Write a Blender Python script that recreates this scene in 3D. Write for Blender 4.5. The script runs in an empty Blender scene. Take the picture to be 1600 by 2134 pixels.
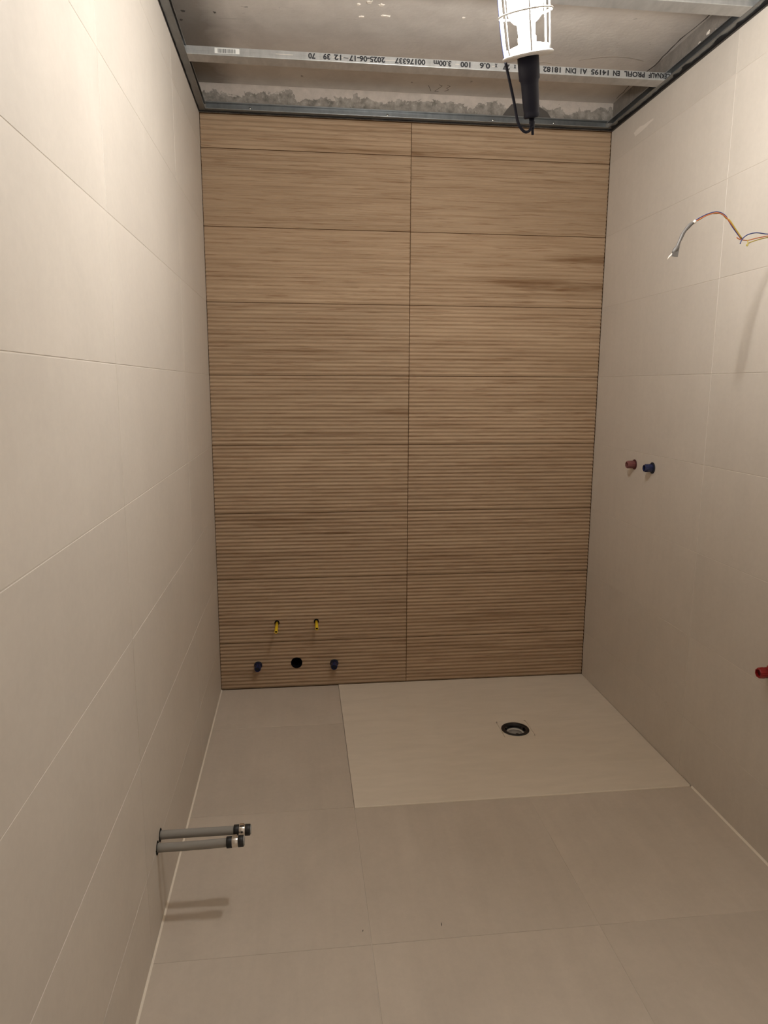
import bpy, bmesh, math, random
from mathutils import Vector, Matrix
random.seed(7)
S = bpy.context.scene
COL = S.collection

# ------------------------------------------------------------------ camera
cam_d = bpy.data.cameras.new('camera'); cam = bpy.data.objects.new('camera', cam_d); COL.objects.link(cam)
S.camera = cam
F_PX = 1480.48
YAW, PITCH, ROLL = 0.1175, -0.1759, 0.0039
cam_d.sensor_fit = 'HORIZONTAL'; cam_d.sensor_width = 36.0; cam_d.lens = F_PX / 1600 * 36.0
cam_d.clip_start = 0.02; cam_d.clip_end = 50
_f = Vector((math.sin(YAW) * math.cos(PITCH), math.cos(YAW) * math.cos(PITCH), math.sin(PITCH)))
_r = Vector((math.cos(YAW), -math.sin(YAW), 0)); _u = _r.cross(_f)
_r2 = _r * math.cos(ROLL) + _u * math.sin(ROLL); _u2 = -_r * math.sin(ROLL) + _u * math.cos(ROLL)
cam.matrix_world = Matrix(((_r2.x, _u2.x, -_f.x, 0.3783), (_r2.y, _u2.y, -_f.y, -3.1323), (_r2.z, _u2.z, -_f.z, 1.3785), (0, 0, 0, 1)))

# ------------------------------------------------------------------ world, exposure
wd = bpy.data.worlds.new('world'); S.world = wd; wd.use_nodes = True
wd.node_tree.nodes['Background'].inputs[0].default_value = (0.9, 0.85, 0.8, 1)
wd.node_tree.nodes['Background'].inputs[1].default_value = 0.0
S.view_settings.view_transform = 'Standard'; S.view_settings.look = 'None'
S.view_settings.gamma = 1.0; S.view_settings.use_curve_mapping = False
S.view_settings.exposure = 0.0
BULB_STRENGTH = 590.0
BULB_COLOR = (1.0, 0.985, 0.96)

# ------------------------------------------------------------------ dimensions
W = 1.7193          # room width
YF = -3.45          # wall behind the photographer
TOP = 2.448         # top of the tiles
CEIL = 2.56
Z1 = 0.2204         # first joint
XC = 0.8563         # joint of the wooden tiles
ROWS = [0.0] + [Z1 + .30 * k for k in range(8)] + [TOP]

# ------------------------------------------------------------------ helpers
def srgb(r, g, b):
    f = lambda c: (c / 255 / 12.92) if c / 255 <= .04045 else ((c / 255 + .055) / 1.055) ** 2.4
    return (f(r), f(g), f(b), 1)

class MB:
    def __init__(s): s.v = []; s.f = []; s.sm = []
    def add(s, vs, fs, smooth=False):
        o = len(s.v); s.v += [tuple(v) for v in vs]
        s.f += [tuple(i + o for i in f) for f in fs]; s.sm += [smooth] * len(fs)
    def box(s, x0, x1, y0, y1, z0, z1):
        vs = [(x, y, z) for x in (x0, x1) for y in (y0, y1) for z in (z0, z1)]
        s.add(vs, [(0, 1, 3, 2), (4, 6, 7, 5), (0, 4, 5, 1), (2, 3, 7, 6), (0, 2, 6, 4), (1, 5, 7, 3)])
    def tube(s, pts, rad, n=8, cap=True, smooth=True):
        pts = [Vector(p) for p in pts]
        if not hasattr(rad, '__len__'): rad = [rad] * len(pts)
        vs = []; prev = None
        for i, p in enumerate(pts):
            t = (pts[min(i + 1, len(pts) - 1)] - pts[max(i - 1, 0)]).normalized()
            if prev is None:
                a = Vector((0, 0, 1)) if abs(t.z) < .9 else Vector((1, 0, 0))
                e = t.cross(a).normalized()
            else:
                e = (prev - t * prev.dot(t)).normalized()
            prev = e; g = t.cross(e)
            for k in range(n):
                an = 2 * math.pi * k / n
                vs.append(p + (e * math.cos(an) + g * math.sin(an)) * rad[i])
        fs = []
        for i in range(len(pts) - 1):
            for k in range(n):
                fs.append((i * n + k, i * n + (k + 1) % n, (i + 1) * n + (k + 1) % n, (i + 1) * n + k))
        s.add(vs, fs, smooth)
        if cap:
            m = (len(pts) - 1) * n
            s.add(vs[:n], [tuple(reversed(range(n)))]); s.add(vs[m:], [tuple(range(n))])
    def lathe(s, prof, o, ax, n=24, closed=False, smooth=True, phase=0):
        """prof: list of (radius, distance along the axis)"""
        o = Vector(o); ax = Vector(ax).normalized()
        a = Vector((0, 0, 1)) if abs(ax.z) < .9 else Vector((1, 0, 0))
        e = ax.cross(a).normalized(); g = ax.cross(e)
        vs = []; fs = []
        for r, d in prof:
            for k in range(n):
                an = 2 * math.pi * (k + phase) / n
                vs.append(o + ax * d + (e * math.cos(an) + g * math.sin(an)) * max(r, 1e-5))
        m = len(prof)
        for i in range(m if closed else m - 1):
            j = (i + 1) % m
            for k in range(n):
                fs.append((i * n + k, i * n + (k + 1) % n, j * n + (k + 1) % n, j * n + k))
        s.add(vs, fs, smooth)
    def torus(s, c, ax, R, r, n=32, m=8):
        s.lathe([(R + r * math.cos(2 * math.pi * k / m), r * math.sin(2 * math.pi * k / m)) for k in range(m)], c, ax, n, closed=True)
    def prism(s, poly, a, b, put):
        """poly: list of 2D points, put(u,v,h) -> 3D"""
        n = len(poly)
        vs = [put(u, v, a) for u, v in poly] + [put(u, v, b) for u, v in poly]
        fs = [tuple(reversed(range(n))), tuple(range(n, 2 * n))] + [(k, (k + 1) % n, n + (k + 1) % n, n + k) for k in range(n)]
        s.add(vs, fs)
    def mesh(s, name, mat=None, merge=False, fix=True):
        me = bpy.data.meshes.new(name); me.from_pydata(s.v, [], s.f)
        me.polygons.foreach_set('use_smooth', s.sm)
        if fix:
            bm = bmesh.new(); bm.from_mesh(me)
            if merge: bmesh.ops.remove_doubles(bm, verts=bm.verts, dist=1e-5)
            bmesh.ops.recalc_face_normals(bm, faces=bm.faces)
            bm.to_mesh(me); bm.free()
        if mat: me.materials.append(mat)
        return me

def link(name, me, parent=None, mat_w=None):
    o = bpy.data.objects.new(name, me); COL.objects.link(o)
    if parent is not None: o.parent = parent
    if mat_w is not None:
        if parent is not None:
            o.matrix_parent_inverse = Matrix.Identity(4)
            o.matrix_basis = pw(parent).inverted() @ mat_w
        else: o.matrix_basis = mat_w
    return o

def pw(o):
    m = o.matrix_basis.copy(); p = o.parent
    while p is not None: m = p.matrix_basis @ m; p = p.parent
    return m

def part(name, mb, mat, parent, label=None, merge=True):
    """mb built in world coordinates"""
    o = link(name, mb.mesh(name, mat, merge), parent, Matrix.Identity(4))
    if label: o['label'] = label
    return o

def struct(name, mb, mat, parent=None):
    o = link(name, mb.mesh(name, mat), parent, Matrix.Identity(4))
    if parent is None: o['kind'] = 'structure'
    return o

def thing(name, loc, label, cat, group=None):
    o = bpy.data.objects.new(name, None); COL.objects.link(o)
    o.empty_display_size = .05; o.location = loc
    o['label'] = label; o['category'] = cat
    if group: o['group'] = group
    return o

def basis(o, u, v):
    u = Vector(u); v = Vector(v); n = u.cross(v); o = Vector(o)
    return Matrix(((u.x, v.x, n.x, o.x), (u.y, v.y, n.y, o.y), (u.z, v.z, n.z, o.z), (0, 0, 0, 1)))

def spline(pts, k=6):
    P = [Vector(p) for p in pts]; P = [P[0] * 2 - P[1]] + P + [P[-1] * 2 - P[-2]]; out = []
    for i in range(1, len(P) - 2):
        for j in range(k):
            t = j / k; a, b, c, d = P[i - 1:i + 3]
            out.append(.5 * ((2 * b) + (c - a) * t + (2 * a - 5 * b + 4 * c - d) * t * t + (3 * b - a - 3 * c + d) * t ** 3))
    return out + [P[-2]]

def cut(o, cutters):
    """subtract world-space meshes (MB) from an object, keeping the object"""
    tmp = []
    for c in cutters:
        t = link('cutter', c.mesh('cutter', None, True)); tmp.append(t)
        m = o.modifiers.new('b', 'BOOLEAN'); m.operation = 'DIFFERENCE'; m.object = t; m.solver = 'EXACT'
    dg = bpy.context.evaluated_depsgraph_get()
    me = bpy.data.meshes.new_from_object(o.evaluated_get(dg)); me.name = o.name
    o.modifiers.clear(); o.data = me
    for t in tmp: bpy.data.objects.remove(t)

# ------------------------------------------------------------------ materials
class NT:
    def __init__(s, name, rough=.5, metal=0.0, spec=.5):
        s.m = bpy.data.materials.new(name); s.m.use_nodes = True
        s.n = s.m.node_tree.nodes; s.l = s.m.node_tree.links
        s.b = s.n['Principled BSDF']; s.b.inputs['Roughness'].default_value = rough
        s.b.inputs['Metallic'].default_value = metal; s.b.inputs['Specular IOR Level'].default_value = spec
    def node(s, t, **kw):
        n = s.n.new(t)
        for k, v in kw.items(): setattr(n, k, v)
        return n
    def put(s, sock, val):
        if hasattr(val, 'links') or hasattr(val, 'is_output'): s.l.new(val, sock)
        else: sock.default_value = val
    def coords(s, scale=(1, 1, 1), kind='Object', shift=True):
        tc = s.node('ShaderNodeTexCoord'); mp = s.node('ShaderNodeMapping'); mp.inputs['Scale'].default_value = scale
        src = tc.outputs[kind]
        if shift:
            oi = s.node('ShaderNodeObjectInfo'); mu = s.node('ShaderNodeMath', operation='MULTIPLY'); mu.inputs[1].default_value = 37.0
            s.l.new(oi.outputs['Random'], mu.inputs[0])
            ad = s.node('ShaderNodeVectorMath', operation='ADD'); s.l.new(src, ad.inputs[0]); s.l.new(mu.outputs[0], ad.inputs[1]); src = ad.outputs[0]
        s.l.new(src, mp.inputs[0]); return mp.outputs[0]
    def noise(s, vec, scale, detail=4, rough=.5, dist=0):
        n = s.node('ShaderNodeTexNoise'); n.inputs['Scale'].default_value = scale; n.inputs['Detail'].default_value = detail
        n.inputs['Roughness'].default_value = rough; n.inputs['Distortion'].default_value = dist
        s.l.new(vec, n.inputs['Vector']); return n.outputs[0]
    def ramp(s, fac, stops):
        r = s.node('ShaderNodeValToRGB'); e = r.color_ramp.elements
        while len(e) < len(stops): e.new(.5)
        for i, (p, c) in enumerate(stops): e[i].position = p; e[i].color = c
        s.l.new(fac, r.inputs[0]); return r.outputs[0]
    def mix(s, fac, a, b, mode='MIX'):
        x = s.node('ShaderNodeMix', data_type='RGBA', blend_type=mode)
        s.put(x.inputs[0], fac); s.put(x.inputs[6], a); s.put(x.inputs[7], b); return x.outputs[2]
    def math(s, op, a, b=0.0, clamp=False):
        x = s.node('ShaderNodeMath', operation=op, use_clamp=clamp); s.put(x.inputs[0], a); s.put(x.inputs[1], b); return x.outputs[0]
    def color(s, c): s.put(s.b.inputs['Base Color'], c)
    def bump(s, h, strength=.2, dist=.002):
        b = s.node('ShaderNodeBump'); b.inputs['Strength'].default_value = strength; b.inputs['Distance'].default_value = dist
        s.l.new(h, b.inputs['Height']); s.l.new(b.outputs[0], s.b.inputs['Normal'])

def g3(v): return (v, v, v, 1)
def scale_c(c, k): return (c[0] * k, c[1] * k, c[2] * k, 1)

def plain(name, c, rough=.5, metal=0.0, spec=.5):
    t = NT(name, rough, metal, spec); t.color(c); return t.m

def tile_mat(name, c, rough=.42, var=.06):
    t = NT(name, rough, 0, .45)
    v = t.coords((1, 1, 1))
    n1 = t.noise(v, 3.2, 7, .62, .5); n2 = t.noise(v, 60, 5, .7)
    v2 = t.coords((26, 2.2, 1)); n3 = t.noise(v2, 1.0, 5, .6)
    base = t.ramp(n1, [(.25, scale_c(c, 1 - var)), (.75, scale_c(c, 1 + var))])
    base = t.mix(.35, base, t.ramp(n3, [(.3, scale_c(c, 1 - var * .8)), (.7, scale_c(c, 1 + var * .8))]))
    base = t.mix(.22, base, t.ramp(n2, [(.35, scale_c(c, .9)), (.65, scale_c(c, 1.08))]))
    oi = t.node('ShaderNodeObjectInfo')
    k = t.math('ADD', t.math('MULTIPLY', oi.outputs['Random'], .05), .975)
    base = t.mix(1.0, base, k, 'MULTIPLY')
    t.color(base)
    t.put(t.b.inputs['Roughness'], t.math('ADD', t.math('MULTIPLY', n3, .16), rough - .08))
    t.bump(n2, .05, .0006)
    return t.m

C_WALL = (.575, .520, .452)
C_FLOOR = (.560, .490, .410)
M_wall = tile_mat('beige_stoneware_wall', C_WALL, .46, .09)
M_floor = tile_mat('taupe_stoneware_floor', C_FLOOR, .5, .14)
M_grout = plain('beige_grout', (.58, .52, .45, 1), .85, 0, .2)
M_seal = plain('cream_silicone', (.82, .75, .64, 1), .5, 0, .3)

def tray_material():
    t = NT('cream_slate_tray', .5, 0, .4)
    v = t.coords((1.2, 5, 1), shift=False); n = t.noise(v, 5, 6, .6, .6); n2 = t.noise(v, 40, 4, .6)
    t.color(t.ramp(n, [(.3, (.70, .625, .52, 1)), (.7, (.765, .685, .575, 1))]))
    t.bump(t.math('ADD', n, t.math('MULTIPLY', n2, .3)), .25, .0022)
    return t.m
M_tray = tray_material()

def wood_material():
    t = NT('oak_look_ribbed_tile', .62, 0, .3)
    v = t.coords((2.2, 62, 1)); n1 = t.noise(v, 1.0, 6, .6, .35)
    v2 = t.coords((1.0, 19, 1)); n2 = t.noise(v2, 1.0, 4, .55, .6)
    v3 = t.coords((7, 150, 1)); n3 = t.noise(v3, 1.0, 3, .6)
    a = t.ramp(n1, [(.30, srgb(138, 112, 86)), (.5, srgb(170, 146, 119)), (.72, srgb(189, 166, 138))])
    b = t.ramp(n2, [(.28, srgb(134, 104, 71)), (.42, srgb(169, 141, 111)), (.8, srgb(187, 160, 129))])
    c = t.mix(.5, a, b)
    dark = t.ramp(n3, [(.55, g3(0)), (.72, g3(.6))])
    c = t.mix(dark, c, srgb(120, 84, 52))
    streak = t.ramp(n2, [(.24, g3(.75)), (.34, g3(0))])
    c = t.mix(streak, c, srgb(112, 76, 45))
    oi = t.node('ShaderNodeObjectInfo'); k = t.math('ADD', t.math('MULTIPLY', oi.outputs['Random'], .08), .85)
    t.color(t.mix(1.0, c, k, 'MULTIPLY'))
    t.bump(n1, .12, .0008)
    return t.m
M_wood = wood_material()
M_wgrout = plain('brown_joint_filler', srgb(72, 48, 26), .9, 0, .1)

def concrete_material():
    t = NT('raw_concrete_ceiling', .85, 0, .2)
    v = t.coords((1, 1, 1), shift=False)
    n1 = t.noise(v, 1.6, 6, .6, .5); n2 = t.noise(v, 9, 6, .65, .3); n3 = t.noise(v, 70, 3, .6)
    c = t.ramp(n1, [(.3, (.50, .46, .42, 1)), (.7, (.64, .60, .55, 1))])
    c = t.mix(.35, c, t.ramp(n2, [(.35, (.44, .405, .37, 1)), (.65, (.66, .62, .57, 1))]))
    v2 = t.coords((1.0, 5, 1), shift=False); n4 = t.noise(v2, 6, 4, .6, .8)
    c = t.mix(t.ramp(n4, [(.68, g3(0)), (.78, g3(.35))]), c, (.10, .08, .065, 1))
    n5 = t.noise(v, 24, 2, .5)
    c = t.mix(t.ramp(n5, [(.74, g3(0)), (.80, g3(.6))]), c, (.055, .045, .04, 1))
    # darker blotchy border towards the left wall
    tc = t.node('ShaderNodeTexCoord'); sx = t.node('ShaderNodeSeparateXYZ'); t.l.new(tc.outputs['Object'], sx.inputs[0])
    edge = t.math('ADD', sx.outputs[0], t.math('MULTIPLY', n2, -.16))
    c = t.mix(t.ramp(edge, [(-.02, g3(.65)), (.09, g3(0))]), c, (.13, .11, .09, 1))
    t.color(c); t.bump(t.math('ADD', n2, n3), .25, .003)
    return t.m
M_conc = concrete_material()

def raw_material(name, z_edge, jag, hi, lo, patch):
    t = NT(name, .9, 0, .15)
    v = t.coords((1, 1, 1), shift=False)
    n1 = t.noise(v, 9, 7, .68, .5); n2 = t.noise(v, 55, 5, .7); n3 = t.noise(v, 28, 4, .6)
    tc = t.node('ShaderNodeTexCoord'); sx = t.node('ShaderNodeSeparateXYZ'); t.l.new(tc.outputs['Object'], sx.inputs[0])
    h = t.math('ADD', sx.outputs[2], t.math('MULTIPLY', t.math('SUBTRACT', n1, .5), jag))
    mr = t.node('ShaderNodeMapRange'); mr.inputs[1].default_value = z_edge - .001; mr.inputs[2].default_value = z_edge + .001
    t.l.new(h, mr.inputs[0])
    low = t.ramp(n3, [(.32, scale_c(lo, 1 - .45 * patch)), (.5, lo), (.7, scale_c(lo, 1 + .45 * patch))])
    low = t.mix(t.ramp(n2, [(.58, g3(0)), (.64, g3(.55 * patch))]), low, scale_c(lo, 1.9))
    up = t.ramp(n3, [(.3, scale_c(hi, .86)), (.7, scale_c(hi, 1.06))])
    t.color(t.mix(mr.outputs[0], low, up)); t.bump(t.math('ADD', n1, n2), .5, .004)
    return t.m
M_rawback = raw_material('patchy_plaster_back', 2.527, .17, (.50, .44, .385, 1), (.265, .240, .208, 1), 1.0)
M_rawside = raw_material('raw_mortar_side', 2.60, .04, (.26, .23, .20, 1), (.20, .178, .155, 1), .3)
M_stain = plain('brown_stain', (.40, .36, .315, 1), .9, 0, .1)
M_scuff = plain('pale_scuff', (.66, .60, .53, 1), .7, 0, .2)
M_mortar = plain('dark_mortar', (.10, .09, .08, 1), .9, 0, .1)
M_splash_glint = plain('white_plaster_glint', (.72, .66, .58, 1), .9, 0, .2)  # plaster splashes; also paints the highlights on the profile groove
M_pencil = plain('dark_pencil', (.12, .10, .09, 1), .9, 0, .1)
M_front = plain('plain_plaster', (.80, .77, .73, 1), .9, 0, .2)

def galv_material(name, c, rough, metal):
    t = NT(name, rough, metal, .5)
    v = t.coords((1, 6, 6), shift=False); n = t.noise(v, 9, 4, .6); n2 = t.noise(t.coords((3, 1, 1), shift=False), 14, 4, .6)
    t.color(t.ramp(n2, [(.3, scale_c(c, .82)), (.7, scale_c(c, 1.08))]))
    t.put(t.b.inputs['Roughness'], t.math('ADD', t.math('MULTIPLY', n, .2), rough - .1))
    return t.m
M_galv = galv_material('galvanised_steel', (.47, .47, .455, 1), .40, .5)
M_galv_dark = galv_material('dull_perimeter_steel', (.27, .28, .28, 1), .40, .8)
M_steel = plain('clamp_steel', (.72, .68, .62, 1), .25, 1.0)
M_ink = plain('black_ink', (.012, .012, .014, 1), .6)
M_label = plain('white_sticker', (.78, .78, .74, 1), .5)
M_edge_strip = plain('black_edge_strip', (.015, .015, .016, 1), .8, 0, .2)
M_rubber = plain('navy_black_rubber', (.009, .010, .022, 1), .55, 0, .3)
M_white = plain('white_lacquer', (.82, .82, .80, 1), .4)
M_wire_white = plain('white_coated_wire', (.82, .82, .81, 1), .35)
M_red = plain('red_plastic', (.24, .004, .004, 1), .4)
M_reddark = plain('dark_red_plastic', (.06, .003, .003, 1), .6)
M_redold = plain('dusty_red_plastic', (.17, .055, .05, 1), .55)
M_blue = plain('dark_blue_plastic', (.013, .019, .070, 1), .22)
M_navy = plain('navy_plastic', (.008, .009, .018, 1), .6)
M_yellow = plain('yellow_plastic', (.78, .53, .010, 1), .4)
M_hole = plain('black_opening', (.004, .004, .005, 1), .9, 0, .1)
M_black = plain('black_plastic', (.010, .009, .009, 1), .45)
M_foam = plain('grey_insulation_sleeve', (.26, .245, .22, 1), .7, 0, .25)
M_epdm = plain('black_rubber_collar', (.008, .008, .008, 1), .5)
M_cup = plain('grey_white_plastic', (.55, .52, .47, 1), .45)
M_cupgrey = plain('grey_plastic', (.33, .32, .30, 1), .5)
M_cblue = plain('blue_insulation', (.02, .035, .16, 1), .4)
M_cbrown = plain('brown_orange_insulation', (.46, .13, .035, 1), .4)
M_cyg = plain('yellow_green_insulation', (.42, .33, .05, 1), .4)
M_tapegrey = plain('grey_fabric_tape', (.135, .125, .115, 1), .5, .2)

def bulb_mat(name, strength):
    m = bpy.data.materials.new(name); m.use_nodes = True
    n = m.node_tree.nodes; n.clear()
    e = n.new('ShaderNodeEmission'); e.inputs[0].default_value = (*BULB_COLOR, 1); e.inputs[1].default_value = strength
    o = n.new('ShaderNodeOutputMaterial'); m.node_tree.links.new(e.outputs[0], o.inputs[0]); return m
M_bulb = bulb_mat('bulb_glow', BULB_STRENGTH)
M_housing = bulb_mat('bulb_housing_glow', 5.0)  # weak emission put in so the white plastic neck looks lit

# ------------------------------------------------------------------ setting: shell
def slab_hole(mb, x0, x1, y0, y1, hx0, hx1, hy0, hy1, z0, z1):
    xs = [x0, hx0, hx1, x1]; ys = [y0, hy0, hy1, y1]
    idx = lambda i, j, k: k * 16 + j * 4 + i
    vs = [(xs[i], ys[j], z) for z in (z0, z1) for j in range(4) for i in range(4)]
    fs = []
    for i in range(3):
        for j in range(3):
            if i == 1 and j == 1: continue
            fs.append((idx(i, j, 1), idx(i + 1, j, 1), idx(i + 1, j + 1, 1), idx(i, j + 1, 1)))
            fs.append((idx(i, j, 0), idx(i, j + 1, 0), idx(i + 1, j + 1, 0), idx(i + 1, j, 0)))
    def wall(a, b): fs.append((idx(*a, 0), idx(*b, 0), idx(*b, 1), idx(*a, 1)))
    for i in range(3): wall((i, 0), (i + 1, 0)); wall((i + 1, 3), (i, 3)); wall((3, i), (3, i + 1)); wall((0, i + 1), (0, i))
    wall((2, 1), (1, 1)); wall((1, 2), (2, 2)); wall((1, 1), (1, 2)); wall((2, 2), (2, 1))
    mb.add(vs, fs)

DX0, DX1, DY0, DY1 = 1.168, 1.294, -.578, -.445      # drain square
mb = MB(); slab_hole(mb, -.15, W + .15, YF - .12, .15, DX0, DX1, DY0, DY1, -.20, -.012)
floor = struct('floor', mb, M_grout)
mb = MB(); mb.box(-.15, -.0115, YF, .15, -.012, CEIL); wall_left = struct('wall_left', mb, M_rawside)
mb = MB(); mb.box(W + .0115, W + .15, YF, .15, -.012, CEIL); wall_right = struct('wall_right', mb, M_rawside)
mb = MB(); mb.box(-.0115, W + .0115, .0135, .15, -.012, CEIL); wall_back = struct('wall_back', mb, M_wgrout)
mb = MB(); mb.box(-.15, W + .15, YF - .12, YF, -.012, CEIL); wall_front = struct('wall_front', mb, M_front)
mb = MB(); mb.box(-.15, W + .15, YF - .12, .15, CEIL, CEIL + .12); ceiling = struct('ceiling', mb, M_conc)

# raw strips of wall above the tiles
mb = MB(); mb.box(-.0115, -.001, YF, .0135, 2.4535, CEIL); part('raw_plaster', mb, M_rawside, wall_left)
mb = MB(); mb.box(W + .001, W + .0115, YF, .0135, 2.4535, CEIL); part('raw_plaster', mb, M_rawside, wall_right)
mb = MB(); mb.box(-.001, W + .001, .001, .0135, 2.4535, CEIL); part('raw_plaster', mb, M_rawback, wall_back, 'patchy strip of light plaster over rough grey mortar')
# grout beds behind the tiles
mb = MB(); mb.box(-.0114, -.0009, YF, .0, 0, TOP - .002); part('grout', mb, M_grout, wall_left)
mb = MB(); mb.box(W + .0009, W + .0114, YF, .0, 0, TOP - .002); part('grout', mb, M_grout, wall_right)
mb = MB(); mb.box(0, W, .0050, .0134, 0, TOP - .002); grout_back = part('grout', mb, M_wgrout, wall_back)
mb = MB(); mb.box(0, .5362, YF, 0, -.0118, -.0012); mb.box(.5362, W, YF, -.9895, -.0118, -.0012); part('grout', mb, M_grout, floor)

# ------------------------------------------------------------------ tiles
def tile_mesh(name, w, h, t, b, mat):
    vs = [(b, b, 0), (w - b, b, 0), (w - b, h - b, 0), (b, h - b, 0), (0, 0, -b), (w, 0, -b), (w, h, -b), (0, h, -b),
          (0, 0, -t), (w, 0, -t), (w, h, -t), (0, h, -t)]
    fs = [(0, 1, 2, 3), (8, 11, 10, 9)]
    for k in range(4):
        j = (k + 1) % 4; fs += [(4 + k, 4 + j, j, k), (8 + k, 8 + j, 4 + j, 4 + k)]
    m = MB(); m.add(vs, fs); return m.mesh(name, mat)

_cache = {}
def lay(name, parent, mat, origin, u, v, cols, rows, gap, t=.01, b=.0006, skip=None, tilt=.0006):
    for i in range(len(cols) - 1):
        for j in range(len(rows) - 1):
            if skip and skip(i, j): continue
            w = cols[i + 1] - cols[i] - gap; h = rows[j + 1] - rows[j] - gap
            key = (name, round(w, 4), round(h, 4), mat.name)
            if key not in _cache: _cache[key] = tile_mesh(name, w, h, t, b, mat)
            o = Vector(origin) + Vector(u) * (cols[i] + gap / 2) + Vector(v) * (rows[j] + gap / 2)
            M = basis(o, u, v)
            M = M @ Matrix.Translation((w / 2, h / 2, random.uniform(-.0003, .0001))) @ Matrix.Rotation(random.uniform(-tilt, tilt), 4, 'X') @ Matrix.Rotation(random.uniform(-tilt, tilt) * .5, 4, 'Y') @ Matrix.Translation((-w / 2, -h / 2, 0))
            link(name, _cache[key], parent, M)

lay('tile', wall_left, M_wall, (0, YF, 0), (0, 1, 0), (0, 0, 1), [0, YF * -1 - 2.474, -YF - 1.567, -YF - .6595, -YF], ROWS, .0018)
lay('tile', wall_right, M_wall, (W, 0, 0), (0, -1, 0), (0, 0, 1), [0, .9032, 1.810, 2.717, -YF], ROWS, .0018)
fy = [YF, -2.766, -2.172, -1.5785, -.985, -.3845, 0]
lay('tile', floor, M_floor, (0, 0, 0), (1, 0, 0), (0, 1, 0), [0, .5350], fy, .002, tilt=.0003)
lay('tile', floor, M_floor, (0, 0, 0), (1, 0, 0), (0, 1, 0), [.5350, 1.1295, W], fy[:4] + [-.9895], .002, tilt=.0003)

RIB = .30 / 18
def ribbed_mesh(name, w, h, phase):
    """ribbed tile: rounded horizontal ribs, flat back"""
    zs = []; k = 7; nr = int(round(h / RIB)); n = nr * k; A = .0040
    for i in range(n + 1):
        z = h * i / n; a = 2 * math.pi * (i / k)
        zs.append((z, -A + A * (.5 - .5 * math.cos(a))))
    vs = []; m = len(zs)
    for x in (0, w):
        for z, d in zs: vs.append((x, z, d))
    for x in (0, w): vs += [(x, 0, -.012), (x, h, -.012)]
    a0, a1, b0, b1 = 2 * m, 2 * m + 1, 2 * m + 2, 2 * m + 3
    fs = [(i, m + i, m + i + 1, i + 1) for i in range(m - 1)]
    sm = [False] * len(fs)
    fs += [(a0, a1, b1, b0), (a0, b0, m, 0), (m - 1, 2 * m - 1, b1, a1), tuple([a0] + list(range(m)) + [a1]), tuple([b1] + [2 * m - 1 - i for i in range(m)] + [b0])]
    sm += [False] * 5
    mb = MB(); mb.v = vs; mb.f = fs; mb.sm = sm
    me = mb.mesh(name, M_wood)
    return me

rib_tiles = {}
for i, (x0, x1) in enumerate(((0, XC), (XC, W))):
    for j in range(len(ROWS) - 1):
        h = ROWS[j + 1] - ROWS[j] - .0028; w = x1 - x0 - .0028
        key = ('rib', round(w, 4), round(h, 4))
        if key not in _cache: _cache[key] = ribbed_mesh('ribbed_tile', w, h, .45)
        rib_tiles[i, j] = link('ribbed_tile', _cache[key], wall_back, basis((x0 + .0014, random.uniform(0, .0003), ROWS[j] + .0014), (1, 0, 0), (0, 0, 1)))

def cyl_cut(c, ax, r, d, n=32):
    m = MB(); m.lathe([(1e-5, -.03), (r, -.03), (r, d), (1e-5, d)], c, ax, n, smooth=False); return m
bpy.context.view_layer.update()
RODS = [(.2594, .3125), (.4379, .3135)]
VALV = [(.170, .1135), (.5180, .1090)]
WASTE = (.3450, .1175)
rc = [cyl_cut((x, 0, z + .001), (0, 1, 0), .0105, .03) for x, z in RODS]
cut(rib_tiles[0, 1], rc)
cut(rib_tiles[0, 0], [cyl_cut((WASTE[0], 0, WASTE[1]), (0, 1, 0), .0262, .03)])
cut(grout_back, [cyl_cut((x, 0, z + .001), (0, 1, 0), .0105, .03) for x, z in RODS] + [cyl_cut((WASTE[0], 0, WASTE[1]), (0, 1, 0), .0262, .03)])
cut(wall_back, [cyl_cut((x, 0, z + .001), (0, 1, 0), .0105, .06) for x, z in RODS] + [cyl_cut((WASTE[0], 0, WASTE[1]), (0, 1, 0), .0262, .09)])

# silicone joints along the floor
def bead(name, p0, p1, d1, d2, r):
    """concave corner bead from p0 to p1; d1,d2 directions along the two surfaces"""
    p0, p1, d1, d2 = map(Vector, (p0, p1, d1, d2)); vs = []; n = 4
    for p in (p0, p1):
        vs.append(p)
        for k in range(n + 1):
            a = math.pi / 2 * k / n; vs.append(p + d1 * r * (1 - math.sin(a) * .75) * (1 if k < n else .25 / .25) * (1) + d2 * r * (1 - math.cos(a) * .75) if 0 < k < n else p + (d1 if k == 0 else d2) * r)
    m = n + 2
    fs = [(k, (k + 1) % m, m + (k + 1) % m, m + k) for k in range(m)] + [tuple(range(m)), tuple(reversed(range(m, 2 * m)))]
    mb = MB(); mb.add(vs, fs); return mb
struct('trim_1', bead('trim', (.0002, YF, .0002), (.0002, -.003, .0002), (1, 0, 0), (0, 0, 1), .0048), M_seal)
struct('trim_2', bead('trim', (W - .0002, YF, .0002), (W - .0002, -.994, .0002), (-1, 0, 0), (0, 0, 1), .0052), M_seal)

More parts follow.
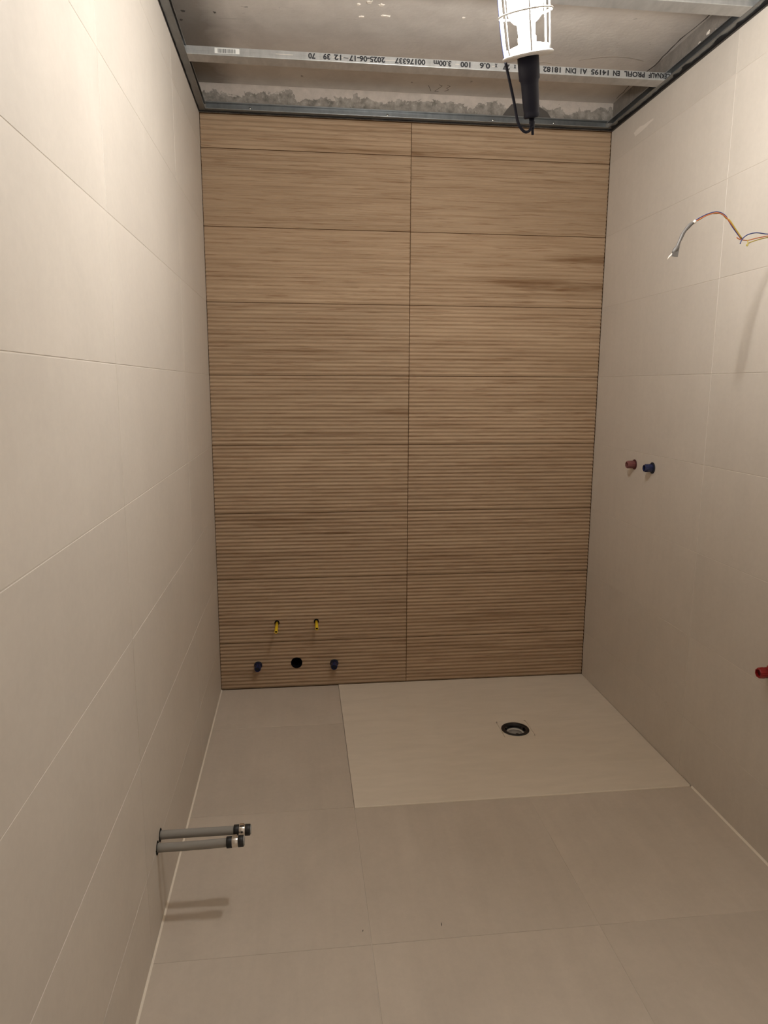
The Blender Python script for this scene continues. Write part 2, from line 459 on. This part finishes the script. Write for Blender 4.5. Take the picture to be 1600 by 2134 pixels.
# ------------------------------------------------------------------ shower tray and drain
tray = thing('shower_tray', (1.1277, -.4947, 0), 'cream slate-textured flush shower tray in the back right corner of the floor', 'shower tray')
mb = MB(); slab_hole(mb, .5372, W - .001, -.9868, -.0015, DX0, DX1, DY0, DY1, -.0115, .0026)
t_ = part('tray_surface', mb, M_tray, tray)
bm = bmesh.new(); bm.from_mesh(t_.data)
ed = [e for e in bm.edges if all(v.co.z > .002 for v in e.verts) and not e.is_boundary and any(abs(f.normal.z) < .5 for f in e.link_faces)]
bmesh.ops.bevel(bm, geom=ed, offset=.0012, segments=2, affect='EDGES', profile=.6); bm.to_mesh(t_.data); bm.free()
mb = MB(); mb.box(.5372, W - .006, -.9906, -.9866, -.004, .0022); part('sealant_strip', mb, M_seal, tray, 'pale sealant line along the front edge')
cx, cy = 1.2285, -.5185
mb = MB(); n = 48; vs = []; fs = []
g = .0012
for k in range(n):
    a = 2 * math.pi * k / n; c_, s_ = math.cos(a), math.sin(a)
    tx = ((DX1 - g - cx) / c_ if c_ > 1e-9 else (DX0 + g - cx) / c_ if c_ < -1e-9 else 1e9)
    ty = ((DY1 - g - cy) / s_ if s_ > 1e-9 else (DY0 + g - cy) / s_ if s_ < -1e-9 else 1e9)
    q = min(tx, ty)
    for r, z in ((.046, .0019), (q, .0019), (q, -.008), (.046, -.008)): vs.append((cx + r * c_, cy + r * s_, z))
for k in range(n):
    j = (k + 1) % n
    for i in range(4): fs.append((k * 4 + i, k * 4 + (i + 1) % 4, j * 4 + (i + 1) % 4, j * 4 + i))
mb.add(vs, fs); part('drain_plate', mb, M_tray, tray, 'square insert around the drain')
drain = thing('shower_drain', (cx, cy, 0), 'round open drain with black ring in the cream shower tray', 'drain')
Z = (0, 0, 1); dc = (cx, cy, .002)
mb = MB(); mb.lathe([(.0565, .0), (.0562, .0028), (.054, .0036), (.0445, .0030), (.0415, .0012), (.0405, -.012), (.0445, -.012), (.0450, .0)], dc, Z, 48, closed=True); part('ring', mb, M_black, drain)
mb = MB(); mb.lathe([(.0404, -.011), (.0404, -.030), (.0425, -.030), (.0425, -.011)], dc, Z, 40, closed=True); part('throat', mb, M_black, drain)
mb = MB(); mb.lathe([(.040, -.021), (.040, -.014), (.034, -.012), (.0295, -.0125), (.0290, -.022), (.0395, -.022)], dc, Z, 40, closed=True); part('strainer_cup', mb, M_cup, drain, 'pale grey inner cup')
mb = MB(); mb.lathe([(.0001, -.0150), (.0292, -.0150), (.0292, -.023), (.0001, -.023)], dc, Z, 40); part('cup_floor', mb, M_cupgrey, drain)
for an in (20, 150, 265):
    a = math.radians(an); mb = MB(); d = Vector((math.cos(a), math.sin(a), 0)); e = Vector((-d.y, d.x, 0)); c = Vector(dc)
    mb.prism([(-.005, .034), (.005, .034), (.006, .042), (-.006, .042)], -.010, .001, lambda u, v, h: c + d * v + e * u + Vector((0, 0, h))); part('clip', mb, M_black, drain)

# ------------------------------------------------------------------ ceiling profiles
def perimeter(name, label, p0, p1, inward, zb, mat, web_off=.0):
    """U profile 28/27 lying on its side, web against the wall"""
    p0, p1, inw = map(Vector, (p0, p1, inward))
    o = thing(name, (p0 + p1) / 2 + Vector((0, 0, zb)), label, 'metal profile')
    t = .0007
    up = Vector((0, 0, 1))
    def shape(poly, nm, lab=None):
        mb = MB(); n = len(poly)
        vs = [p + inw * u + up * (zb + v) for p in (p0, p1) for u, v in poly]
        mb.add(vs, [(k, (k + 1) % n, n + (k + 1) % n, n + k) for k in range(n)] + [tuple(reversed(range(n))), tuple(range(n, 2 * n))])
        part(nm, mb, mat, o, lab)
    shape([(0, .0008), (t, .0008), (t, .0272), (0, .0272)], 'web')
    shape([(0, 0), (.0250, 0), (.0262, .0004), (.0270, .0014), (.0272, .0026), (.0268, .0036), (.0260, .0042), (.0260, .0008), (0, .0008)], 'flange')
    shape([(0, .0272), (.0262, .0272), (.0262, .0240), (.0268, .0243), (.0272, .0252), (.0272, .0266), (.0264, .0277), (.0250, .0280), (0, .0280)], 'flange')
    return o
ZB = 2.4553
ud_b = perimeter('perimeter_profile', 'long grey U-shaped steel profile along the top of the wood-look wall', (.0285, .0005, 0), (W - .0285, .0005, 0), (0, -1, 0), ZB, M_galv_dark)
ud_l = perimeter('perimeter_profile', 'grey U-shaped steel profile above the left beige wall', (.0, YF, 0), (.0, 0, 0), (1, 0, 0), ZB, M_galv_dark)
ud_r = perimeter('perimeter_profile', 'grey U-shaped steel profile with black ragged edge above the right beige wall', (W, YF, 0), (W, 0, 0), (-1, 0, 0), ZB, M_galv_dark)
for o in (ud_b, ud_l, ud_r): o['group'] = 'steel profiles around the ceiling edge'
# screws in the back profile
for x in (.20, .756, 1.20, 1.462):
    mb = MB(); mb.lathe([(.0001, -.0012), (.0035, -.0010), (.0042, 0), (.0001, 0)], (x, -.0002, ZB + .0165), (0, 1, 0), 12); part('screw', mb, M_steel, ud_b)
# ragged black strips under the side and back profiles
def ragged(p0, p1, inward, n, amp, parent, base=.004):
    p0, p1, inw = map(Vector, (p0, p1, inward)); mb = MB(); vs = []
    for i in range(n + 1):
        p = p0.lerp(p1, i / n); w = base + random.random() ** 2 * amp
        vs += [p, p + inw * w, p + inw * w + Vector((0, 0, .0012)), p + Vector((0, 0, .0012))]
    fs = [(i * 4 + k, i * 4 + (k + 1) % 4, i * 4 + 4 + (k + 1) % 4, i * 4 + 4 + k) for i in range(n) for k in range(4)]
    fs += [(3, 2, 1, 0), (n * 4, n * 4 + 1, n * 4 + 2, n * 4 + 3)]
    mb.add(vs, fs); part('edge_strip', mb, M_edge_strip, parent, 'ragged black strip')
ragged((W + .0005, YF, ZB - .0022), (W + .0005, -.001, ZB - .0022), (-1, 0, 0), 170, .013, ud_r, .010)
ragged((.0, YF, ZB - .0022), (.0, -.001, ZB - .0022), (1, 0, 0), 120, .002, ud_l, .002)
ragged((.003, .001, ZB - .0022), (W - .003, .001, ZB - .0022), (0, -1, 0), 80, .003, ud_b, .004)

def cd_profile(label, y0, x0=.0035, x1=W - .0035, zb=2.4566):
    """60 x 27 ceiling profile: closed face down, lips turned in on top; y0 = face towards the room"""
    o = thing('ceiling_profile', ((x0 + x1) / 2, y0 + .03, zb), label, 'metal profile', 'ceiling profiles across the room')
    t = .0007
    poly = [(0, .0020), (.0003, .0009), (.0009, .0003), (.0020, 0), (.058, 0), (.0593, .0006), (.06, .0020), (.06, .0255), (.055, .0255), (.055, .0248), (.0593, .0248), (.0593, .0007), (.0007, .0007), (.0007, .0248), (.005, .0248), (.005, .0255), (0, .0255),
            (0, .0150), (.0006, .0145), (.0006, .0115), (0, .0110)]
    n = len(poly); mb = MB()
    vs = [(x, y0 + u, zb + v) for x in (x0, x1) for u, v in poly]
    mb.add(vs, [(k, (k + 1) % n, n + (k + 1) % n, n + k) for k in range(n)])
    part('channel', mb, M_galv, o)
    return o
YP = -.4975
cd1 = cd_profile('galvanised ceiling profile with black printed lettering, nearer the wood-look wall', YP)
cd2 = cd_profile('blank galvanised ceiling profile at the top edge, between lamp and right wall', -1.0030)
cd3 = cd_profile('galvanised ceiling profile that the caged work lamp hangs from', -1.655)

# printed marking (upside down, running right to left)
WORDS = [('CEKNAUF', 1.7125, 1.6318), ('PROFIL', 1.6174, 1.5404), ('EN', 1.5244, 1.4995), ('14195', 1.4835, 1.418), ('A1', 1.4039, 1.3793),
         ('DIN', 1.3635, 1.325), ('18182', 1.3075, 1.2431), ('CD', 1.229, 1.204), ('60', 1.190, 1.164), ('x', 1.1463, 1.1377), ('27', 1.124, 1.0985), ('x', 1.0794, 1.0700),
         ('0.6', 1.0538, 1.0164), ('100', .9841, .9486), ('3.00m', .9166, .8545), ('00176337', .8261, .7198), ('2025-06-17', .6868, .5639),
         ('12', .5379, .5136), ('39', .5006, .4764), ('70', .4506, .4265)]
for txt, xa, xb in WORDS:
    cu = bpy.data.curves.new('t', 'FONT'); cu.body = txt; cu.size = 1.0; cu.resolution_u = 3; cu.offset = .038
    to = bpy.data.objects.new('t', cu); COL.objects.link(to)
    dg = bpy.context.evaluated_depsgraph_get(); me = to.evaluated_get(dg).to_mesh()
    xs = [v.co.x for v in me.vertices]
    kx = (xa - xb) / (max(xs) - min(xs)); x_0 = min(xs); ky = .0160 / .70
    vs = [(xa - (v.co.x - x_0) * kx, YP - .00015, 2.4566 + .0222 - v.co.y * ky) for v in me.vertices]
    mb = MB(); mb.add(vs, [tuple(p.vertices) for p in me.polygons])
    bpy.data.objects.remove(to); bpy.data.curves.remove(cu)
    o = link('printed_word', mb.mesh('printed_word', M_ink, fix=False), cd1, Matrix.Identity(4)); o['label'] = 'black lettering printed upside down'; o['kind'] = 'stuff'
# barcode sticker
mb = MB(); mb.box(.118, .199, YP - .0002, YP, 2.4630, 2.4795); st = part('barcode_label', mb, M_label, cd1, 'small white barcode sticker')
mb = MB(); x = .128
while x < .186:
    w = random.choice((.0006, .0009, .0014)); mb.box(x, x + w, YP - .00032, YP - .0002, 2.4645, 2.4770); x += w + random.choice((.0006, .0009, .0013))
o = part('barcode_bars', mb, M_ink, st)
# pale strips painted as highlights along the groove of the printed face
for xa, xb in ((.318, .376), (.508, .57), (.545, .5625), (.688, .728), (1.06, 1.072), (.93, .945)):
    mb = MB(); mb.box(xa, xb, YP - .00012, YP, 2.4566 + .0133, 2.4566 + .0147); part('groove_glint', mb, M_splash_glint, cd1, 'pale painted glints along the groove')

# plaster remains on the raw surfaces
def blob(name, c, u, v, ru, rv, h, mat, parent, label=None, n=14, jag=.35):
    c, u, v = map(Vector, (c, u, v)); nrm = u.cross(v)
    poly = []
    for k in range(n):
        a = 2 * math.pi * k / n; q = 1 + random.uniform(-jag, jag); poly.append((math.cos(a) * ru * q, math.sin(a) * rv * q))
    mb = MB(); vs = [c + u * a + v * b for a, b in poly] + [c + u * a * .75 + v * b * .75 + nrm * h for a, b in poly]
    mb.add(vs, [(k, (k + 1) % n, n + (k + 1) % n, n + k) for k in range(n)] + [tuple(range(n, 2 * n)), tuple(reversed(range(n)))])
    part(name, mb, mat, parent, label)
UX, UY, UYm = Vector((1, 0, 0)), Vector((0, 1, 0)), Vector((0, -1, 0))
for (x, y, a, b) in ((.617, -.678, .012, .010), (.675, -.60, .016, .006), (.655, -.665, .010, .007), (.585, -.66, .008, .006), (.60, -.585, .010, .005), (1.395, -.83, .014, .008), (.93, -.62, .005, .004)):
    blob('plaster_splash', (x, y, CEIL - .0001), UX, UYm, a, b, .0025, M_splash_glint, ceiling)
for (x, y, a, b) in ((.028, -.548, .008, .006), (.013, -.49, .006, .006), (.128, -.552, .005, .006), (.62, -.69, .006, .004)):
    blob('dark_stain', (x, y, CEIL - .0001), UX, UYm, a, b, .0006, M_mortar, ceiling)
for (y, z, a, b) in ((-.809, 2.498, .012, .007), (-.721, 2.515, .010, .006), (-.764, 2.500, .009, .006), (-.671, 2.505, .008, .004)):
    blob('plaster_splash', (W + .0009, y, z), UYm, Vector((0, 0, 1)), a, b, .002, M_splash_glint, wall_right)
# dark mortar patch on the raw back strip
c = Vector((0, .0011, 0)); mb = MB()
mb.prism([(1.235, 2.484), (1.249, 2.505), (1.276, 2.536), (1.30, 2.541), (1.348, 2.539), (1.40, 2.530), (1.432, 2.513), (1.454, 2.484)], 0, .0025, lambda u, v, h: Vector((u, .0011 - h, v)))
part('mortar_patch', mb, M_mortar, wall_back, 'dark trowelled mortar patch')
blob('scuff_mark', (W - .0002, -.29, 2.368), UYm, Vector((0, 0, 1)), .075, .012, .0004, M_scuff, wall_right, 'pale scuff on the tile')
# cracks and a trowel smear beside the right wall
def ribbon(name, pts, wid, mat, parent, label):
    mb = MB(); vs = []; n = len(pts)
    for i, (x, y) in enumerate(pts):
        d = Vector(pts[min(i + 1, n - 1)]) - Vector(pts[max(i - 1, 0)]); p = Vector((-d.y, d.x)).normalized() * wid * (.4 + .6 * math.sin(math.pi * (i + .3) / (n - .4))) * random.uniform(.6, 1.2)
        for q, z in ((1, 0), (-1, 0), (-1, -.0006), (1, -.0006)): vs.append((x + p.x * q, y + p.y * q, CEIL + z))
    fs = [(i * 4 + k, i * 4 + (k + 1) % 4, i * 4 + 4 + (k + 1) % 4, i * 4 + 4 + k) for i in range(n - 1) for k in range(4)] + [(3, 2, 1, 0), (4 * n - 4, 4 * n - 3, 4 * n - 2, 4 * n - 1)]
    mb.add(vs, fs); part(name, mb, mat, parent, label)
ribbon('crack', [(1.711 + random.uniform(-.005, .003) - .003 * math.sin(i * .5), -.05 - i * .035) for i in range(24)], .0022, M_mortar, ceiling, 'dark crack along the right wall')
ribbon('trowel_mark', [(1.42 + i * .014, -.372 - .035 * math.sin(i / 17 * 3.0) - i * .001) for i in range(18)], .0045, M_stain, ceiling, 'dark trowel smear')
ribbon('trowel_mark', [(1.20 + i * .012, -.335 + .004 * math.sin(i * 1.3)) for i in range(14)], .0030, M_stain, ceiling, 'dark trowel smear')
# faint pencil figures on the ceiling
mb = MB()
for st_ in ([(.91, -.085), (.93, -.03)], [(.952, -.095), (.966, -.085), (.955, -.055), (.945, -.03), (.962, -.028)], [(.985, -.095), (.998, -.085), (.988, -.065), (1.0, -.05), (.985, -.035)], [(1.487, -.83), (1.497, -.79), (1.512, -.835)], [(1.445, -.84), (1.441, -.81)]):
    mb.tube([(x, y, CEIL - .0002) for x, y in st_], .0008, 5)
part('pencil_mark', mb, M_pencil, ceiling, 'faint pencil figures')

# ------------------------------------------------------------------ work lamp
LC = Vector((.8612, -1.56, 2.0533)); LU = Vector((-.20, -.26, 1)).normalized()
lamp = thing('work_lamp', LC, 'switched-on hand lamp in a white wire cage with dark handle, hung under the ceiling', 'lamp')
e1 = LU.cross(Vector((0, 1, 0))).normalized(); e2 = LU.cross(e1)
def LP(r, a, d): return LC + (e1 * math.cos(a) + e2 * math.sin(a)) * r + LU * d
mb = MB(); mb.lathe([(.0001, -.0015), (.050, -.0015), (.0522, .0), (.0525, .002), (.050, .0036), (.0468, .0038), (.0462, .0135), (.043, .0155), (.024, .0205), (.0001, .0205)], LC, LU, 48)
part('base_cap', mb, M_white, lamp)
mb = MB(); mb.lathe([(.0185, .019), (.0185, .034), (.0170, .0345), (.0001, .0345)], LC, LU, 32); part('socket', mb, plain('cream_socket', (.78, .72, .55, 1), .5), lamp, 'cream socket collar')
mb = MB(); mb.lathe([(.0168, .034), (.0180, .046), (.0188, .0572), (.0001, .0572)], LC, LU, 32); part('bulb_neck', mb, M_housing, lamp, 'white neck of the bulb with a faint added glow')
mb = MB(); mb.lathe([(.0002, .0575), (.0188, .0575), (.0245, .0605), (.0310, .0670), (.0348, .0760), (.0355, .086), (.0355, .134), (.0335, .150), (.027, .162), (.015, .169), (.0002, .171)], LC, LU, 24)
part('bulb', mb, M_bulb, lamp, 'glowing white bulb')
mb = MB(); mb.lathe([(.0001, -.001), (.0222, -.001), (.0220, -.030), (.0215, -.042), (.0190, -.045), (.0182, -.052), (.0178, -.075), (.0166, -.098), (.0158, -.104), (.0166, -.106), (.0172, -.111), (.0150, -.114), (.0001, -.114)], LC, LU, 32)
part('handle', mb, M_rubber, lamp)
mb = MB(); mb.lathe([(.0001, -.112), (.0062, -.112), (.0055, -.120), (.0064, -.122), (.0050, -.130), (.0040, -.136), (.0001, -.136)], LC, LU, 16); part('strain_relief', mb, M_rubber, lamp)
mb = MB(); mb.torus(LC + LU * .0745, LU, .0535, .0021, 48, 8); cage = part('cage', mb, M_wire_white, lamp)
for d, R in ((.150, .054), (.215, .047)):
    mb = MB(); mb.torus(LC + LU * d, LU, R, .0021, 48, 8); part('cage_ring', mb, M_wire_white, cage)
for k in range(6):
    a = 2 * math.pi * (k + .32) / 6
    mb = MB(); mb.tube(spline([LP(.0478, a, .004), LP(.0500, a, .035), LP(.0515, a, .0745), LP(.0520, a, .15), LP(.0465, a, .215), LP(.030, a, .243), LP(.008, a, .252)], 4), .0020, 6)
    part('cage_wire', mb, M_wire_white, cage)
top = LC + LU * .252
mb = MB(); mb.lathe([(.0001, -.003), (.011, -.003), (.011, .003), (.0001, .004)], top, LU, 20); part('cage_crown', mb, M_wire_white, cage)
hz = 2.4566
hk = [top, top + Vector((.0, -.004, .03)), Vector((top.x, -1.640, hz - .05)), Vector((top.x, -1.665, hz - .012)), Vector((top.x, -1.6595, hz + .012)), Vector((top.x, -1.655, hz + .029)), Vector((top.x, -1.640, hz + .031))]
mb = MB(); mb.tube(spline(hk, 5), .0018, 8); part('hook', mb, M_steel, lamp)
# cable: loops below the handle and climbs behind the cage
tip = LC - LU * .134
cab = [tip, tip - LU * .012, Vector((.8850, -1.530, 1.9300)), Vector((.8790, -1.530, 1.9200)), Vector((.8700, -1.530, 1.9175)), Vector((.8600, -1.530, 1.925)), (.852, -1.53, 1.940), (.844, -1.53, 1.973), (.835, -1.53, 2.006), (.8265, -1.52, 2.050), (.821, -1.51, 2.09), (.815, -1.505, 2.14), (.805, -1.51, 2.22), (.80, -1.53, 2.32), (.80, -1.58, 2.42), (.80, -1.587, 2.4745), (.80, -1.625, 2.487), (.79, -1.70, 2.488), (.76, -2.0, 2.50), (.70, -2.8, 2.52), (.70, -3.4, 2.52)]
mb = MB(); mb.tube(spline(cab, 5), .0030, 8); part('power_cable', mb, M_rubber, lamp)

# ------------------------------------------------------------------ fittings on the back wall
for (x, z), L, dr, lab in ((RODS[0], .118, (-.004, -.022), 'long yellow sleeved rod on the wood-look wall, nearer the left wall'), (RODS[1], .098, (.002, -.016), 'shorter yellow sleeved rod on the wood-look wall, further from the left wall')):
    o = thing('mounting_rod', (x, 0, z), lab, 'rod', 'yellow rods on the wood-look wall')
    ax = Vector((dr[0], -1, dr[1] * .12)).normalized(); p = Vector((x, .028, z - .001))
    mb = MB(); mb.lathe([(.0050, 0), (.0068, 0), (.0068, L + .028), (.0050, L + .028)], p, ax, 20, closed=True); part('sleeve', mb, M_yellow, o)
    mb = MB(); mb.lathe([(.0001, 0), (.0049, 0), (.0049, L + .022), (.0001, L + .022)], p, ax, 16); part('threaded_rod', mb, M_hole, o)
    mb = MB(); mb.lathe([(.0088, .0), (.0112, .0), (.0112, .004), (.0104, .004), (.0104, .035), (.0088, .035)], (x, -.0022, z + .001), (0, 1, 0), 24, closed=True); part('collar', mb, M_hole, o, 'dark collar around the hole')

def plug(name, base, ax, L, r, lab, mat, tipmat, fr, group, cat='plug', n=8, flange_mat=None):
    o = thing(name, base, lab, cat, group)
    base = Vector(base); ax = Vector(ax).normalized()
    mb = MB(); mb.lathe([(.0001, -.002), (fr, -.002), (fr, .0020), (fr * .9, .0034), (.0001, .0036)], base, ax, 28); part('flange', mb, flange_mat or mat, o)
    mb = MB(); mb.lathe([(r * 1.02, .003), (r * 1.0, L * .55), (r * 1.06, L * .6), (r * .97, L - .002), (r * .90, L), (r * .70, L), (r * .66, L - .008)], base, ax, n, smooth=False, phase=.5)
    bod = part('plug_body', mb, mat, o)
    mb = MB(); mb.lathe([(.0001, L - .007), (r * .72, L - .007), (r * .72, L - .0065)], base, ax, n, smooth=False, phase=.5); part('plug_socket', mb, tipmat, o)
    for k in range(n):
        a = 2 * math.pi * (k + .0) / n
        q = Vector((0, 0, 1)) if abs(ax.z) < .9 else Vector((1, 0, 0)); e = ax.cross(q).normalized(); g_ = ax.cross(e)
        d = e * math.cos(a) + g_ * math.sin(a)
        if k % 2 == 0:
            mb = MB(); mb.tube([base + ax * .0035 + d * r * .97, base + ax * (L * .9) + d * r * .94], .0016, 5); part('rib', mb, mat, o)
    return o
GV = 'capped water pipes on the wood-look wall'
plug('pipe_plug', (VALV[0][0], -.001, VALV[0][1]), (-.02, -1, -.05), .045, .0145, 'dark blue pipe plug on the wood-look wall, left of the round black hole', M_blue, M_navy, .0185, GV, flange_mat=M_navy)
plug('pipe_plug', (VALV[1][0], -.001, VALV[1][1]), (-.06, -1, -.05), .045, .0150, 'dark blue pipe plug on the wood-look wall, right of the round black hole', M_blue, M_navy, .0195, GV, flange_mat=M_navy)
GW = 'coloured pipe plugs on the right wall'
plug('pipe_plug', (W, -.4077, 1.0690), (-1, 0, -.02), .034, .0148, 'faded red pipe plug at mid-height on the right beige wall', M_redold, M_reddark, .0205, GW, flange_mat=M_reddark)
plug('pipe_plug', (W, -.5560, 1.0715), (-1, 0, -.02), .034, .0150, 'dark blue pipe plug beside the faded red one on the right beige wall', M_blue, M_navy, .0220, GW, flange_mat=M_navy)
plug('pipe_plug', (W, -1.336, .5670), (-1, 0, 0), .042, .0155, 'bright red pipe plug low on the right wall, cut by the picture edge', M_red, M_reddark, .0225, GW, n=8)
# waste opening
o = thing('waste_pipe', (WASTE[0], .0, WASTE[1]), 'round black open waste pipe in the wood-look wall between the blue plugs', 'pipe')
mb = MB(); mb.lathe([(.0238, 0), (.0260, 0), (.0260, .085), (.0238, .085)], (WASTE[0], -.0006, WASTE[1]), (0, 1, 0), 40, closed=True); part('pipe_wall', mb, M_hole, o)
mb = MB(); mb.lathe([(.0001, .078), (.0238, .078), (.0238, .084), (.0001, .084)], (WASTE[0], 0, WASTE[1]), (0, 1, 0), 32); part('pipe_end', mb, M_hole, o)

# ------------------------------------------------------------------ insulated pipes on the left wall
def pipe(base, pts, lab):
    o = thing('insulated_pipe', base, lab, 'pipe', 'grey insulated pipes on the left wall')
    path = spline(pts, 5); r = .0112
    mb = MB(); mb.tube(path, r, 20); part('sleeve', mb, M_foam, o)
    b = Vector(base); mb = MB(); mb.lathe([(.0001, -.001), (.0175, -.001), (.0175, .0006), (.0001, .0008)], b, (1, 0, 0), 28); part('wall_opening', mb, M_hole, o, 'dark rim of the hole')
    e = path[-1]; ax = (path[-1] - path[-3]).normalized()
    for d0, d1, rr in ((-.0415, -.0275, .0145), (-.0125, .0015, .0145)):
        mb = MB(); mb.lathe([(.0001, d0), (rr - .001, d0), (rr, d0 + .001), (rr, d1 - .001), (rr - .001, d1), (.0001, d1)], e, ax, 24); part('rubber_collar', mb, M_epdm, o)
    mb = MB(); mb.lathe([(.0001, -.028), (.0134, -.028), (.0138, -.0275), (.0138, -.0125), (.0134, -.012), (.0001, -.012)], e, ax, 24); cl = part('clamp', mb, M_steel, o, 'shiny steel clamp band')
    mb = MB()
    q = Vector((0, 0, 1)); q = (q - ax * q.dot(ax)).normalized(); s = ax.cross(q)
    mb.prism([(-.006, .0130), (.006, .0130), (.0055, .0170), (-.0055, .0170)], -.005, .005, lambda u, v, h: e + ax * (-.020 + u) + q * v + s * h); part('clamp_lock', mb, M_steel, cl)
    mb = MB(); mb.lathe([(.0001, .001), (.0115, .001), (.0115, .0035), (.0001, .0035)], e, ax, 20); part('pipe_end', mb, M_cupgrey, o)
    return o
pipe((0, -1.4041, .2255), [(-.008, -1.4041, .2255), (.06, -1.4041, .2258), (.14, -1.404, .2255), (.2290, -1.4041, .2238)], 'grey insulated pipe from the left wall, the farther and longer of two')
pipe((0, -1.4448, .2172), [(-.008, -1.4448, .2172), (.06, -1.4448, .2168), (.14, -1.4448, .2180), (.2145, -1.4448, .2208)], 'grey insulated pipe from the left wall, the nearer and shorter of two')

# ------------------------------------------------------------------ bare cable on the right wall
wire = thing('wall_cable', (W, -1.27, 1.79), 'loose electric cable with grey taped tail and bare coloured wires at the right wall', 'cable')
yw = -1.27
P3 = lambda l, dy=0: [(x, yw + dy, z) for x, z in l]
tail = [(1.418, 1.807), (1.405, 1.798), (1.389, 1.779), (1.379, 1.757), (1.372, 1.739), (1.362, 1.726)]
mb = MB(); mb.tube(spline(P3(tail), 4), [.0030, .0032, .0040, .0046, .0048, .0050, .0048, .0042, .0042, .0046, .0048, .0044, .0040, .0042, .0046, .0050, .0060, .0064, .0060, .0045, .003], 10); part('taped_tail', mb, M_tapegrey, wire, 'grey taped end of the cable')
mb = MB(); mb.prism([(1.373, 1.745), (1.378, 1.742), (1.3745, 1.716), (1.369, 1.7165), (1.358, 1.7175), (1.360, 1.726)], -.0012, .0012, lambda u, v, h: Vector((u, yw - .003 + h, v))); part('tape_flap', mb, M_tapegrey, wire)
mb = MB(); mb.tube(P3([(1.361, 1.724), (1.352, 1.715), (1.348, 1.709)]), [.0026, .002, .0004], 8); part('tail_tip', mb, M_splash_glint, wire, 'white tip')
mb = MB(); mb.tube(P3([(1.4175, 1.8075), (1.413, 1.802)], -.002), [.0042, .0046], 8); part('tail_cuff', mb, M_splash_glint, wire, 'white cuff')
arc = [(1.414, 1.806), (1.430, 1.816), (1.452, 1.8265), (1.474, 1.832), (1.490, 1.829), (1.503, 1.821)]
mb = MB(); mb.tube(spline(P3(arc, -.001) + [(1.512, yw + .001, 1.8105), (1.530, yw + .002, 1.790), (1.5515, yw + .001, 1.7665)], 4), .0013, 7); part('blue_wire', mb, M_cblue, wire)
a2 = [(x, z - .0030) for x, z in arc]
mb = MB(); mb.tube(spline(P3(a2, -.002) + [(1.511, yw - .002, 1.8100), (1.5325, yw + .0005, 1.7900), (1.5525, yw + .001, 1.7655)], 4), .0014, 7); part('brown_wire', mb, M_cbrown, wire)
a3 = [(x + .001, z - .0010 - .003 * (i % 2)) for i, (x, z) in enumerate(arc)]
mb = MB(); mb.tube(spline(P3(a3, .0012) + [(1.513, yw - .002, 1.8120), (1.5315, yw - .002, 1.7905), (1.5530, yw - .001, 1.7670)], 4), .0014, 7); part('yellow_green_wire', mb, M_cyg, wire)
hole = (W, yw, 1.792)
mb = MB(); mb.tube(spline(P3([(1.548, 1.753), (1.5525, 1.765), (1.567, 1.777), (1.592, 1.7825), (1.626, 1.780), (1.67, 1.784), (1.7195, 1.7935)], -.002), 4), .0014, 7); part('blue_wire', mb, M_cblue, wire)
mb = MB(); mb.tube(spline(P3([(1.538, 1.770), (1.545, 1.766), (1.567, 1.763), (1.593, 1.769), (1.627, 1.776), (1.67, 1.782), (1.7195, 1.792)], 0), 4), .0014, 7); part('brown_wire', mb, M_cbrown, wire)
mb = MB(); mb.tube(spline(P3([(1.570, 1.749), (1.5690, 1.752), (1.575, 1.757), (1.594, 1.764), (1.627, 1.7725), (1.67, 1.780), (1.7195, 1.790)], .002), 4), .0014, 7); part('yellow_green_wire', mb, M_cyg, wire)
mb = MB(); mb.tube(P3([(1.569, 1.764), (1.5715, 1.752), (1.5695, 1.748)], -.001), .0012, 6); part('wire_end', mb, M_cyg, wire)
mb = MB(); mb.lathe([(.0001, -.001), (.012, -.001), (.012, .0006), (.0001, .0008)], (W, yw, 1.792), (-1, 0, 0), 20); part('wall_opening', mb, M_hole, wire)

# two crumbs of debris on the floor
for nm, (x, y), l, lab in (('crumb', (.722, -1.531), .006, 'tiny dark crumb on the floor tiles, right of the long joint'), ('crumb', (.517, -1.530), .003, 'tiny dark crumb on the floor tiles, left of the long joint')):
    mb = MB(); mb.tube([(x - .0005, y - l, .0009), (x, y, .0012), (x + .0008, y + l, .0009)], [.0005, .0011, .0005], 6)
    o = link(nm, mb.mesh(nm, M_mortar), None, Matrix.Identity(4)); o['label'] = lab; o['category'] = 'debris'; o['group'] = 'crumbs on the floor'

S.cycles.max_bounces = 10; S.cycles.diffuse_bounces = 8; S.cycles.glossy_bounces = 4
S.cycles.sample_clamp_indirect = 4.0
for o in list(bpy.data.objects):
    if o.users_collection == (): bpy.data.objects.remove(o)
